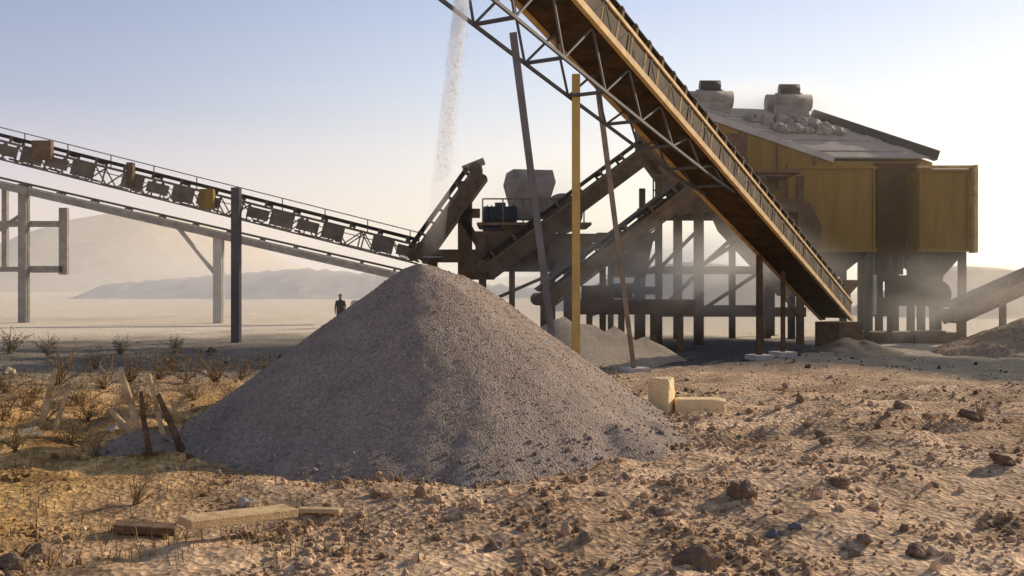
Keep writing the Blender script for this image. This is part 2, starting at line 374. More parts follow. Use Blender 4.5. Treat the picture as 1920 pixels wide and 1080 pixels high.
# ------------------------------------------------------------------ conveyors
def conveyor(root, A, B, width=.8, depth=.4, side='brown', flange='tan', lattice=True, idle=1.2, belt_load=False, panels=0, off=.0, solid=True, idler_h=.22):
    """A = head (high end), B = tail.  Frame with two side girders, belt, idlers, pulleys as parts of root"""
    A = Vector(A); B = Vector(B); d = (B - A).normalized(); s = d.cross(Vector((0, 0, 1))).normalized(); u = s.cross(d).normalized()
    L = (B - A).length
    cr = MB()
    for sg in (-1, 1):
        fl = MB(); gi = MB()
        o = s * (sg * width / 2)
        fl.bar(A + o + u * .0, B + o, .10, .07, u)
        gi.bar(A + o - u * depth, B + o - u * depth, .09, .06, u)
        if solid:
            gi.bar(A + o - u * (depth / 2), B + o - u * (depth / 2), .03, depth - .09, u)
        n = max(3, int(L / (depth * 1.6)))
        for k in range(n):
            p = A + d * (L * k / n); q = A + d * (L * (k + 1) / n); mm = (p + q) / 2
            if lattice:
                gi.bar(p + o - u * .04, mm + o - u * (depth - .03), .045, .045, u); gi.bar(mm + o - u * (depth - .03), q + o - u * .04, .045, .045, u)
            gi.bar(p + o - u * .04, p + o - u * (depth - .03), .06, .05, d)
        fl.build('flange', M[flange], root); gi.build('side_girder', M[side], root)
    n = max(3, int(L / 1.6))
    for k in range(n + 1):
        p = A + d * (L * k / n)
        cr.bar(p - s * width / 2 - u * (depth - .1), p + s * width / 2 - u * (depth - .1), .08, .08, u)
        q = A + d * (L * min(1, (k + .9) / n))
        if k < n: cr.bar(p - s * width / 2 - u * (depth - .06), q + s * width / 2 - u * (depth - .06), .05, .05, u)
    cr.build('cross_bracing', M[side], root)
    # belt: troughed carrying run + return run
    bl = MB(); w = width * .46; h0 = idler_h
    prof = [(-w, h0 + .10), (-w * .5, h0), (w * .5, h0), (w, h0 + .10)]
    A2 = A + d * .15; B2 = B - d * .15
    vs = [p + s * a + u * b for p in (A2, B2) for a, b in prof] + [p + s * a + u * (b - .025) for p in (A2, B2) for a, b in prof]
    fs = []
    for i in range(3): fs += [(i, i + 1, 5 + i, 4 + i), (8 + i, 12 + i, 13 + i, 9 + i)]
    fs += [(0, 4, 12, 8), (3, 11, 15, 7)]
    bl.add(vs, fs); bl.bar(A2 - u * .22, B2 - u * .22, width * .8, .02, u)
    bl.build('belt', M['belt'], root)
    n = min(46, max(3, int(L / idle)))
    for k in range(n):
        p = A + d * (L * (k + .5) / n)
        ib = MB()
        ib.tube(p - s * w * .5 + u * (h0 - .06), p + s * w * .5 + u * (h0 - .06), .055, n=8)
        for sg in (-1, 1):
            ib.tube(p + s * sg * w * .52 + u * (h0 - .05), p + s * sg * (w + .05) + u * (h0 + .06), .055, n=8)
            ib.bar(p + s * sg * (width / 2) + u * .02, p + s * sg * (width / 2) + u * (h0 + .03), .09, .05, s)
        ib.build('idler', M['darkb'], root)
    for q, rr in ((A, .26), (B, .22)):
        pb = MB().tube(q - s * width * .46 + u * (h0 - rr - .02), q + s * width * .46 + u * (h0 - rr - .02), rr, n=18)
        pb.build('pulley', M['darkb'], root)
    return d, s, u, L

def post(root, a, b, w, m, name='leg', foot=True):
    """H-section leg from a (top) to b (foot)"""
    mb = MB(); a = Vector(a); b = Vector(b)
    mb.bar(a, b, w, w * .18, (0, 1, 0)); ax = Vector((0, w * .42, 0))
    mb.bar(a + ax, b + ax, w * .95, w * .16, (0, 1, 0)); mb.bar(a - ax, b - ax, w * .95, w * .16, (0, 1, 0))
    mb.bar(a, b, w * .16, w * .8, (0, 1, 0))
    if foot: mb.box(b + Vector((0, 0, .02)), w * 2, w * 2, .05)
    return mb.build(name, M[m], root)

# --- the big mustard stacker conveyor over the heap
H = at(858, -190, 14.0); T = at(1572, 590, 33.0)
T.z = 1.62; H.z += .60
main = thing('belt_conveyor', 'large inclined brown conveyor with tan edges, dropping gravel onto the foreground cone', 'conveyor', (H.x, H.y, 0), 'belt conveyors of the crushing plant')
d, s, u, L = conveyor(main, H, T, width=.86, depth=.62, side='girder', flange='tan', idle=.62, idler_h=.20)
# underslung light grey truss near the head, closing on the girder at mid length
def on_main(t, dz=0, ds=0): return H + d * t + s * ds + u * dz
tr = MB()
for sg in (-.38, .38):
    prev = None; n = 15
    for k in range(n + 1):
        t = 11.6 * k / n; dep = -.68 - 1.25 * (1 - (t / 11.6)) ** .85
        p = on_main(t, dep, sg)
        if prev is not None:
            tr.bar(prev, p, .045, .055, u)
            tr.bar(prev if k % 2 else on_main(11.6 * (k - 1) / n, -.64, sg), on_main(t, -.64, sg) if k % 2 else p, .035, .035, u)
        prev = p
for k in range(0, 16, 2):
    t = 11.6 * k / 15; dep = -.68 - 1.25 * (1 - (t / 11.6)) ** .85
    tr.bar(on_main(t, dep, -.38), on_main(t, dep, .38), .05, .05, u)
tr.build('lower_truss', M['trussgrey'], main)
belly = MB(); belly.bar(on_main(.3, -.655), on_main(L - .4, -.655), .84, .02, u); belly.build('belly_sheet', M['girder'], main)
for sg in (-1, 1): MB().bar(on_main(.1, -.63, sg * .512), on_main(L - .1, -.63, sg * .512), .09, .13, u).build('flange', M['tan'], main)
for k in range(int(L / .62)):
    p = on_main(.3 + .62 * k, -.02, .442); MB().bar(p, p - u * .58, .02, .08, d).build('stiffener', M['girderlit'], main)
# hand guard plates on the far side of the belt
gd = MB()
for k in range(15):
    t = 1.0 + L * .62 * k / 15
    gd.bar(on_main(t, .02, -.47), on_main(t, .50, -.47), .10, .05, s)
gd.bar(on_main(.5, .36, -.47), on_main(L * .66, .36, -.47), .04, .22, u)
gd.build('guard_rail', M['darkb'], main)
def gz(p): return ground(p.x, p.y)
a = at(1080, 140, 17.6); post(main, a, (a.x, a.y, gz(a) - .1), .15, 'ochre')
a = at(962, 62, 15.0); b = at(1052, 740, 17.2); b.z = -.05; post(main, a, b, .12, 'bluegrey')
a = at(1122, 172, 19.2); b = at(1190, 700, 23.6); b.z = gz(b) - .05; post(main, a, b, .11, 'grey')
a = at(1250, 300, 20.6); 
a = at(1424, 470, 27.3); post(main, a, (a.x, a.y, gz(a) - .05), .16, 'darkb')
a = at(1468, 500, 28.5); post(main, a, (a.x, a.y, gz(a) - .05), .12, 'darkb')
for px, Dd in ((1080, 17.6), (1190, 23.6), (1424, 27.3), (1468, 28.5)):
    x = at(px, 0, Dd).x; fp = MB(); fp.box((x, Dd, ground(x, Dd) + .02), .6, .6, .22, .3); fp.build('footing', M['lgrey'], main)
# tail hopper and skirt at the low end
tb = MB(); tb.frustum(T + Vector((-.25, -.35, .75)), 1.3, 1.3, T + Vector((-.25, -.35, .25)), .7, .7, R(33)); tb.build('tail_hopper', M['brown'], main)
sb = MB().box(T + Vector((0, 0, -1.15)), 1.2, 1.0, .95, R(33)); sb.build('tail_stand', M['darkb'], main)

# stream of gravel falling from the head pulley
fm = bpy.data.meshes.new('falling_gravel'); vs = []; fs = []; cs = []
rng = random.Random(11)
P0 = Vector((H.x + .26, H.y - .1, H.z - .1))
for _ in range(3000):
    t = rng.random() ** .9 * .8
    z = P0.z + (2.5 - P0.z) * t
    c = Vector((P0.x + (-1.16 - P0.x) * t ** 1.1, P0.y + .05 * t, z))
    sp = .050 + .03 * t
    c.x += rng.gauss(0, sp); c.y += rng.gauss(0, sp)
    if t > .45 and rng.random() < (t - .45) * 1.5: continue
    r = rng.uniform(.0025, .006); o = len(vs)
    q = Matrix.Rotation(rng.uniform(0, 6), 3, 'Z') @ Matrix.Rotation(rng.uniform(0, 6), 3, 'X')
    for v in ((1, 1, 1), (1, -1, -1), (-1, 1, -1), (-1, -1, 1)): vs.append(c + q @ Vector(v) * r); cs.append((.74, .70, .64))
    fs += [(o, o + 1, o + 2), (o, o + 3, o + 1), (o, o + 2, o + 3), (o + 1, o + 3, o + 2)]
O = Vector((-1.2, 14, 2.4))
fm.from_pydata([tuple(v - O) for v in vs], [], fs); fm.update(); fm.materials.append(M['gravel']); set_tint(fm, cs)
fo = bpy.data.objects.new('falling_gravel', fm); fo.location = O; COL.objects.link(fo)
tag(fo, 'thin pale stream of dusty gravel falling from above onto the cone', 'gravel', kind='stuff')

# the thin veil of dust that drops with it
dm = bpy.data.materials.new('falling_dust'); dm.use_nodes = True; nt = dm.node_tree; nt.nodes.clear()
ou = nt.nodes.new('ShaderNodeOutputMaterial'); vs_ = nt.nodes.new('ShaderNodeVolumeScatter'); vs_.inputs['Color'].default_value = (.88, .86, .82, 1); vs_.inputs['Anisotropy'].default_value = .1
tcn = nt.nodes.new('ShaderNodeTexCoord'); sp_ = nt.nodes.new('ShaderNodeSeparateXYZ'); nt.links.new(tcn.outputs['Object'], sp_.inputs[0])
mrn = nt.nodes.new('ShaderNodeMapRange'); mrn.inputs['From Min'].default_value = .1; mrn.inputs['From Max'].default_value = 3.4; mrn.inputs['To Min'].default_value = 0; mrn.inputs['To Max'].default_value = 4.2
nt.links.new(sp_.outputs['Z'], mrn.inputs['Value']); nt.links.new(mrn.outputs[0], vs_.inputs['Density']); nt.links.new(vs_.outputs[0], ou.inputs['Volume'])
db = MB(); NS = 14; ring = 14
for k in range(NS + 1):
    t = k / NS; cx = P0.x + (-1.16 - P0.x) * t ** 1.1; rr = .10 + .06 * t
    for q in range(ring):
        a_ = 2 * math.pi * q / ring; db.v.append(Vector((cx + rr * math.cos(a_), P0.y + .05 * t + rr * math.sin(a_), P0.z + (2.55 - P0.z) * t)))
for k in range(NS):
    for q in range(ring):
        db.f.append((k * ring + q, (k + 1) * ring + q, (k + 1) * ring + (q + 1) % ring, k * ring + (q + 1) % ring)); db.sm.append(True)
db.f += [tuple(range(ring)), tuple(reversed(range(NS * ring, NS * ring + ring)))]; db.sm += [False, False]
dob = db.build('falling_dust', dm, None, O); tag(dob, 'pale veil of dust dropping with the gravel stream', 'dust', kind='stuff')

# --- left conveyors
A = at(-420, 158, 38.0); B = at(790, 462, 38.5)
lc = thing('belt_conveyor', 'long grey brown lattice conveyor on the left, carried by the dark slate post', 'conveyor', (at(440, 540, 38).x, 38, 0), 'belt conveyors of the crushing plant')
conveyor(lc, A + Vector((0, 0, .0)), B, width=1.0, depth=.72, side='convey', flange='convey', idle=1.1, solid=False, idler_h=.18)
dd = (B - A).normalized()
for k in range(26):          # weathered side sheets between the posts of the lattice, with gaps
    if k % 5 == 3: continue
    t = (B - A).length * (k + .06) / 26
    p = A + dd * t; q = A + dd * (t + (B - A).length / 26 * .86)
    MB().bar(p + Vector((0, -.53, -.34)), q + Vector((0, -.53, -.34)), .02, .42 if k % 2 else .56).build('side_sheet', M['convey'], lc)
gb = MB(); gb.box(at(80, 282, 37.4), .75, .25, .75); gb.build('drive_guard', M['brown'], lc)
gb = MB(); gb.box(at(388, 374, 37.4), .55, .25, .80); gb.build('drive_guard', M['mustard'], lc)
gb = MB(); gb.box(at(245, 328, 37.4), .25, .25, .95); gb.build('drive_guard', M['darkb'], lc)
p = at(443, 352, 37.3); post(lc, p, (p.x, p.y, gz(p) - .05), .34, 'slate')
p = at(-330, 352, 37.3); p.z = at(0, 190, 37.3).z; post(lc, p, (p.x, p.y, gz(p) - .05), .34, 'slate')
wk = MB()                     # hand wires along the top
for k in range(14):
    q = A + dd * ((B - A).length * (.10 + .88 * k / 13)); wk.bar(q + Vector((0, .6, 0)), q + Vector((0, .6, .55)), .04, .04)
wk.bar(A + Vector((0, .6, .55)), B + Vector((0, .6, .55)), .04, .04)
wk.build('hand_rail', M['grey'], lc)

A = at(-500, 225, 56.0); B = at(770, 516, 58.0)
rc = thing('belt_conveyor', 'thin pale grey conveyor on the left, running lower and farther back than the lattice conveyor', 'conveyor', (at(410, 540, 58).x, 58, 0), 'belt conveyors of the crushing plant')
conveyor(rc, A, B, width=1.1, depth=.42, side='grey', flange='grey', idle=2.0, solid=True, idler_h=.16)
p = at(410, 445, 57.3); post(rc, p, (p.x, p.y, gz(p) - .05), .55, 'lgrey')
b1 = MB(); b1.bar(at(335, 428, 57.3), at(405, 515, 57.3), .25, .2); b1.build('brace', M['lgrey'], rc)
p = at(45, 345, 57.3); post(rc, p, (p.x, p.y, gz(p) - .05), .5, 'grey')
p = at(118, 368, 57.3); q = at(118, 515, 57.3)
b2 = MB(); b2.bar(at(120, 390, 57.6), at(120, 515, 57.6), .5, .3, (0, 1, 0)); b2.bar(at(45, 505, 57.6), at(120, 505, 57.6), .3, .4)
b2.bar(at(-60, 420, 57.6), at(110, 420, 57.6), .25, .35); b2.bar(at(-60, 470, 57.6), at(45, 400, 57.6), .2, .2); b2.bar(at(-60, 505, 57.6), at(45, 505, 57.6), .2, .3)
b2.bar(at(10, 350, 57.6), at(10, 500, 57.6), .3, .3, (0, 1, 0)); b2.bar(at(-40, 340, 57.6), at(-40, 620, 57.6), .4, .3, (0, 1, 0))
b2.build('trestle', M['grey'], rc)

# --- conveyors feeding the sieve station
A = at(1225, 262, 36.0); B = at(905, 500, 35.0)
c1 = thing('belt_conveyor', 'dark brown conveyor climbing right from the jaw crusher, the upper of two', 'conveyor', (B.x, B.y, 0), 'belt conveyors of the crushing plant')
conveyor(c1, A, B, width=.9, depth=.55, side='darkb', flange='brown', idle=.9, solid=True)
p = at(1035, 430, 35.4); post(c1, p, (p.x, p.y, gz(p)), .25, 'darkb')
A = at(1285, 350, 34.0); B = at(1010, 560, 33.0)
c2 = thing('belt_conveyor', 'brown conveyor climbing right under the dark one, ending at the trestle', 'conveyor', (B.x, B.y, 0), 'belt conveyors of the crushing plant')
conveyor(c2, A, B, width=.9, depth=.45, side='brown', flange='brown', idle=1.0, solid=True)
p = at(1130, 480, 33.5); post(c2, p, (p.x, p.y, gz(p)), .22, 'brown')
A = at(890, 318, 37.0); B = at(775, 478, 37.0)
c3 = thing('bucket_elevator', 'short steep dark elevator rising behind the top of the foreground cone', 'elevator', (B.x, B.y, 0))
conveyor(c3, A, B, width=.8, depth=.6, side='darkb', flange='darkb', idle=.55, solid=True)
e = MB(); e.bar(at(872, 340, 37.4), at(872, 640, 37.4), .55, .3, (0, 1, 0)); e.bar(at(800, 480, 37.4), at(900, 480, 37.4), .4, .5); e.bar(at(835, 400, 37.4), at(900, 400, 37.4), .3, .35)
e.bar(at(812, 470, 37.4), at(812, 640, 37.4), .35, .3, (0, 1, 0)); e.bar(at(868, 410, 37.4), at(905, 470, 37.4), .3, .3)
e.build('support_frame', M['brown'], c3)
e = MB(); e.bar(at(868, 318, 37), at(908, 302, 37), .5, .22); e.build('head_cover', M['grey'], c3)
A = at(1990, 492, 36.5); B = at(1775, 588, 36.0)
c4 = thing('belt_conveyor', 'low brown conveyor climbing towards the right edge behind the dirt bank', 'conveyor', (B.x, B.y, 0), 'belt conveyors of the crushing plant')
conveyor(c4, A, B, width=.9, depth=.42, side='brown', flange='convey', idle=.9, solid=True)
for px, py in ((1800, 585), (1880, 550), (1960, 515)):
    p = at(px, py, 36.3); post(c4, p, (p.x, p.y, gz(p)), .2, 'darkb')

# --- jaw crusher with its feed hopper
Dk = 36.5
jc = thing('jaw_crusher', 'brown jaw crusher with grey feed hopper and dark blue motor, behind the cone', 'crusher', (at(985, 540, Dk).x, Dk, 0))
mb = MB(); mb.frustum(at(985, 500, Dk) , 2.4, 2.2, at(985, 432, Dk), 1.9, 1.8, .2); mb.box(at(985, 432, Dk) + Vector((0, 0, .12)), 2.2, 2.0, .22, .2)
for k in range(-2, 3): mb.box(at(985, 466, Dk) + Vector((k * .45, -1.08, 0)), .09, .25, 1.2, .2)
mb.build('crusher_body', M['brown'], jc)
mb = MB(); mb.frustum(at(990, 412, Dk), 1.0, 1.0, at(992, 345, Dk), 1.7, 1.6, .2); mb.frustum(at(992, 345, Dk), 1.7, 1.6, at(992, 322, Dk), 1.5, 1.4, .2)
mb.build('feed_hopper', M['grey'], jc)
fw = MB(); q = at(1055, 400, Dk - .9); fw.tube(q, q + Vector((0, .25, 0)), .75, n=28); fw.tube(q - Vector((0, .12, 0)), q + Vector((0, .4, 0)), .16, n=12); fw.build('flywheel', M['grey'], jc)
mt = MB(); q = at(938, 408, Dk - .6); mt.tube(q - Vector((.62, 0, 0)), q + Vector((.62, 0, 0)), .42, n=18); mt.box(q - Vector((0, 0, .45)), 1.3, .8, .12); mt.box(q + Vector((0, 0, .45)), .4, .35, .2)
for k in range(7): mt.tube(q + Vector((-.5 + k * .16, 0, 0)), q + Vector((-.46 + k * .16, 0, 0)), .47, n=18)
mt.build('motor', M['navy'], jc)
fr = MB()
for px in (905, 960, 1020, 1065):
    for oy in (-1.1, 1.1): fr.bar(at(px, 500, Dk) + Vector((0, oy, 0)), Vector((at(px, 0, Dk).x, Dk + oy, -.05)), .22, .22, (0, 1, 0))
for oy in (-1.1, 1.1): fr.bar(at(890, 500, Dk) + Vector((0, oy, 0)), at(1080, 500, Dk) + Vector((0, oy, 0)), .25, .35)
fr.bar(at(905, 570, Dk) + Vector((0, -1.1, 0)), at(1065, 500, Dk) + Vector((0, -1.1, 0)), .12, .12)
fr.bar(at(905, 440, Dk - 1.5), at(905, 500, Dk - 1.5), .3, .2, (0, 1, 0)); fr.box(at(925, 455, Dk - .9), 1.3, .9, .8)
fr.build('support_frame', M['darkb'], jc)

bx = MB(); bx.frustum(at(1045, 500, Dk), 1.6, 1.5, at(1060, 440, Dk), 2.2, 1.6, .1); bx.box(at(900, 500, Dk + .5), 1.1, 1.6, 1.0); bx.build('discharge_box', M['brown'], jc)
pf = MB(); pf.box(at(1000, 424, Dk) + Vector((0, 0, 0)), 4.2, 2.8, .1)
for k in range(6): q = at(905 + 38 * k, 424, Dk - 1.3); pf.bar(q, q + Vector((0, 0, 1.0)), .05, .05, (0, 1, 0))
pf.bar(at(905, 424, Dk - 1.3) + Vector((0, 0, 1.0)), at(1095, 424, Dk - 1.3) + Vector((0, 0, 1.0)), .05, .05); pf.build('platform', M['brown'], jc)
# --- sieve (screening) station
Dn, Df = 39.2, 41.7
N0, N1 = at(1285, 206, Dn), at(1562, 302, Dn)
F0, F1 = at(1490, 214, Df), at(1757, 302, Df)
E = F0 - N0; E1 = F1 - N1
ss = thing('screening_unit', 'mustard inclined screening unit with grey deck, standing high behind the main conveyor', 'screening unit', (at(1450, 540, 40).x, 40, 0))
mb = MB(); low = [N0, N1, at(1562, 400, Dn), at(1420, 400, Dn), at(1285, 330, Dn)]
mb.prism(low, Vector((.12, .1, .0)))
mb.prism([p + E * .97 for p in [N0, N1]] + [p + E * .97 for p in low[2:]], Vector((.12, .1, 0)))
mb.prism([low[1], low[2], low[2] + E * .97, low[1] + E * .97], Vector((-.1, .06, 0)))
mb.build('side_plate', M['mustard'], ss)
rb = MB()
for k in range(4):
    t = (k + .5) / 4; p = N0 + (N1 - N0) * t; rb.bar(p + Vector((0, -.05, -.1)), p + Vector((0, -.05, -2.0)), .09, .09, (0, 1, 0))
rb.build('stiffener', M['brown'], ss)
# deck of grey cover sheets lying between near and far edge
dk = MB(); nseg = 9
for k in range(nseg):
    t0 = k / nseg + .004; t1 = (k + 1) / nseg - .004; zz = Vector((0, 0, .10 + .05 * (k % 2)))
    a = N0.lerp(N1, t0) + zz; b = N0.lerp(N1, t1) + zz; c = F0.lerp(F1, t1) + zz; e = F0.lerp(F1, t0) + zz
    dk.prism([a, b, c, e], Vector((0, 0, .06)))
dk.build('deck', M['grey'], ss)
ed = MB(); ed.bar(N0 + Vector((0, -.06, .05)), N1 + Vector((0, -.06, .05)), .14, .26); ed.build('deck_edge', M['lgrey'], ss)
rm = MB(); rm.bar(F0.lerp(F1, .12) + Vector((0, 0, .22)), F1 + Vector((0, 0, .22)), .35, .42); rm.build('rear_rim', M['black'], ss)
hp = MB()
for i in range(60):
    t = random.uniform(.25, .55); w = random.uniform(.2, .75); p = N0.lerp(N1, t).lerp(F0.lerp(F1, t), w) + Vector((0, 0, .22))
    hp.rock(p, random.uniform(.12, .35), sub=1)
hp.build('gravel_on_deck', M['grey'], ss)
for (px, py, t, w) in ((1330, 186, .05, .35), (1478, 192, .12, .80)):
    c = N0.lerp(N1, t).lerp(F0.lerp(F1, t), w) + Vector((0, 0, .2)); q = at(px, py, c.y)
    vb = MB(); vb.box(Vector((q.x, q.y, q.z - .45)), 1.5, 1.0, .5); vb.tube(q + Vector((-.95, 0, -.02)), q + Vector((.95, 0, -.02)), .36, n=16)
    vb.tube(q + Vector((-.55, 0, -.02)), q + Vector((.55, 0, -.02)), .43, n=16)
    vb.box(Vector((q.x, q.y, (q.z - .6 + c.z) / 2)), 1.2, .9, max(.1, q.z - .6 - c.z + .3))
    v = vb.build('vibrator_housing', M['grey'], ss)
    mb = MB(); mb.tube(q + Vector((-.42, -.1, .52)), q + Vector((.42, -.1, .52)), .24, n=14); mb.box(q + Vector((.1, -.1, .30)), .7, .4, .12)
    mb.build('motor', M['black'], v)
# storage bins at the low end
def bin_box(x0, x1, y0, y1, D, depth, mname, lip):
    b = thing('storage_bin', '', 'bin', (at((x0 + x1) / 2, 540, D).x, D + depth / 2, 0), 'mustard storage bins')
    a0 = at(x0, y0, D); a1 = at(x1, y1, D); W = a1.x - a0.x; Hh = a0.z - a1.z
    c = Vector(((a0.x + a1.x) / 2, D + depth / 2, (a0.z + a1.z) / 2))
    m_ = MB(); m_.box(c + Vector((0, -depth / 2 + .05, 0)), W, .1, Hh); m_.box(c + Vector((0, depth / 2 - .05, 0)), W, .1, Hh)
    m_.box(c + Vector((-W / 2 + .05, 0, 0)), .1, depth - .21, Hh - .01); m_.box(c + Vector((W / 2 - .05, 0, 0)), .1, depth - .21, Hh - .01)
    m_.build('wall', M[mname], b)
    r = MB()
    for k in range(2):
        xx = c.x - W / 2 + .04 + (W - .08) * k; r.box((xx, D - .045, c.z), .07, .08, Hh - .2)
    r.box((c.x, D - .05, c.z + Hh / 2 - .05), W + .1, .12, .12); r.box((c.x, D - .05, c.z - Hh / 2 + .06), W + .1, .12, .12)
    r.build('rib', M[lip], b)
    h = MB(); h.frustum((c.x, c.y, a1.z - 1.15), W * .3, depth * .3, (c.x, c.y, a1.z - .003), W * .92, depth * .92); h.build('hopper', M['black'], b)
    for sx in (-1, 1):
        for sy in (-1, 1):
            px_ = c.x + sx * (W / 2 - .18); py_ = c.y + sy * (depth / 2 - .18)
            post(b, (px_, py_, a1.z - .003), (px_, py_, ground(px_, py_) - .03), .26, 'dgreen')
    return b, c, W, Hh
b1_, c, W, Hh = bin_box(1478, 1640, 312, 472, 39.0, 3.4, 'mustard', 'mustard'); b1_['label'] = 'wide mustard storage bin on dark legs, next to the main conveyor'
b2_, c2_, W2, H2 = bin_box(1722, 1816, 318, 472, 38.6, 3.0, 'mustard', 'mustard'); b2_['label'] = 'narrow mustard storage bin at the right end of the plant'
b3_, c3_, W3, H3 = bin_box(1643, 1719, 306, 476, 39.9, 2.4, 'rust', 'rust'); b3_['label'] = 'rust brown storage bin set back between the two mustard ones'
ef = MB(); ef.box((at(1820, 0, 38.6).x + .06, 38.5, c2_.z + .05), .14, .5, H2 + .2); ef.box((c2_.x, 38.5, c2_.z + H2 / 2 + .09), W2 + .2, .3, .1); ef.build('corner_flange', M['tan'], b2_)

# trestle tower under the screening unit
tw = thing('steel_trestle', 'dark brown steel trestle tower carrying the chute and the screening unit', 'trestle', (at(1310, 540, 36).x, 36, 0))
fr = MB()
for px in (1235, 1310, 1425, 1500):
    for Dd in (35.5, 40.0):
        x = at(px, 0, 35.5).x
        t_ = MB(); t_.bar((x, Dd, at(0, 330, 35.5).z), (x, Dd, ground(x, Dd) - .05), .34 if px == 1310 else .24, .24, (0, 1, 0)); t_.build('column', M['darkb'], tw)
for py, h in ((385, .5), (505, .22), (585, .35)):
    for Dd in (35.5, 40.0): fr.bar((at(1225, 0, 35.5).x, Dd, at(0, py, 35.5).z), (at(1510, 0, 35.5).x, Dd, at(0, py, 35.5).z), .2, h)
    for px in (1235, 1310, 1425, 1500):
        x = at(px, 0, 35.5).x; fr.bar((x, 35.5, at(0, py, 35.5).z), (x, 40, at(0, py, 35.5).z), .16, .2)
fr.bar(at(1315, 500, 35.4), at(1425, 400, 35.4), .14, .14); fr.bar(at(1240, 580, 35.4), at(1310, 510, 35.4), .12, .12)
fr.build('beam', M['brown'], tw)
ch = MB(); ch.frustum(at(1330, 390, 36.6), 2.2, 2.0, at(1300, 300, 36.6), 3.6, 2.6); ch.box(at(1300, 280, 36.6), 3.5, 2.5, .8); ch.build('chute', M['brown'], tw)
ch = MB(); ch.box(at(1232, 262, 36.4), 1.5, 1.4, 1.6); ch.frustum(at(1250, 330, 36.4), 1.0, 1.0, at(1240, 297, 36.4), 1.4, 1.3); ch.build('transfer_box', M['darkb'], tw)
ch = MB(); ch.frustum(at(1490, 555, 37.2), 1.0, 1.2, at(1440, 430, 37.2), 3.4, 2.4); ch.frustum(at(1440, 430, 37.2), 3.4, 2.4, at(1420, 385, 37.2), 3.4, 2.4); ch.build('chute', M['darkb'], tw)
ch = MB(); ch.frustum(at(1180, 520, 36.8), 1.1, 1.1, at(1170, 452, 36.8), 2.0, 1.7); ch.box(at(1170, 446, 36.8), 2.2, 1.9, .3); ch.build('chute', M['brown'], tw)
xb = MB()
for a_, b_ in (((1235, 505), (1310, 430)), ((1310, 585), (1425, 510)), ((1425, 505), (1500, 590)), ((1240, 390), (1300, 330)), ((1150, 585), (1235, 470)), ((1110, 590), (1235, 540))):
    xb.bar(at(*a_, 35.3), at(*b_, 35.3), .13, .13)
for a_, b_ in (((1235, 585), (1310, 510)), ((1310, 500), (1425, 430)), ((1140, 520), (1235, 430))):
    xb.bar(at(*a_, 39.8), at(*b_, 39.8), .16, .16)
xb.bar(at(1145, 470, 35.3), at(1145, 645, 35.3), .2, .2, (0, 1, 0)); xb.bar(at(1195, 440, 35.3), at(1195, 645, 35.3), .2, .2, (0, 1, 0)); xb.bar(at(1100, 545, 35.3), at(1240, 545, 35.3), .2, .3)
xb.build('brace', M['brown'], tw)
hr_ = MB()
for k in range(7): q = at(1225 + 42 * k, 385, 35.4); hr_.bar(q, q + Vector((0, 0, 1.1)), .05, .05, (0, 1, 0))
for zz in (.55, 1.1): hr_.bar(at(1225, 385, 35.4) + Vector((0, 0, zz)), at(1480, 385, 35.4) + Vector((0, 0, zz)), .05, .05)
hr_.build('hand_rail', M['brown'], tw)
pl = MB(); pl.box(at(1365, 330, 37.5) , 4.8, 3.2, .12); pl.build('platform', M['brown'], tw)

# engine set and small machinery under the bins
en = thing('engine_set', 'dark green engine set on a steel skid below the storage bins', 'engine', (at(1700, 540, 37).x, 37, 0))
mb = MB(); mb.box(at(1712, 545, 37), 1.7, 1.3, 1.15); mb.box(at(1735, 510, 37), .9, 1.1, .5); mb.box(at(1650, 575, 37), .9, 1.0, .7); mb.build('engine_block', M['dgreen'], en)
mb = MB(); mb.tube(at(1690, 515, 36.8), at(1690, 478, 36.8), .07, n=10); mb.build('exhaust_pipe', M['black'], en)
mb = MB(); q = at(1757, 552, 36.3); mb.tube(q, q + Vector((0, .2, 0)), .55, n=24); mb.build('flywheel', M['black'], en)
mb = MB(); mb.box((at(1700, 0, 37).x, 37, .22), 3.2, 1.5, .4); mb.box((at(1740, 0, 36.2).x, 36.2, .25), 1.1, .5, .5); mb.build('skid', M['brown'], en)
mb = MB()
for px in (1625, 1668, 1760): mb.bar(at(px, 480, 36.5), (at(px, 0, 36.5).x, 36.5, -.05), .16, .16, (0, 1, 0))
mb.bar(at(1620, 520, 36.5), at(1765, 520, 36.5), .14, .16); mb.build('frame', M['dgreen'], en)
mb = MB(); q = at(1640, 560, 36.2); mb.bar(q + Vector((0, 0, .9)), q + Vector((0, 0, -.6)), .12, .1, (0, 1, 0)); mb.build('pale_pipe', M['lgrey'], en)
# return feeder lying low below the trestle
fe = thing('vibrating_feeder', 'low dark brown feeder lying on the ground between the trestle legs', 'feeder', (at(1150, 540, 33).x, 33, 0))
mb = MB(); mb.box(at(1190, 575, 33.0), 3.9, 1.4, .5); mb.box(at(1120, 560, 33.0), 1.0, 1.5, .9); mb.build('trough', M['darkb'], fe)
mb = MB()
for px in (1105, 1165, 1225, 1275):
    for Dd in (32.6, 33.4): MB().bar(at(px, 575, Dd), (at(px, 0, Dd).x, Dd, -.05), .2, .2, (0, 1, 0)).build('leg', M['brown'], fe)
mb = MB(); q = at(1165, 545, 33); mb.tube(q + Vector((-.35, 0, 0)), q + Vector((.35, 0, 0)), .26, n=14); mb.build('motor', M['dgreen'], fe)

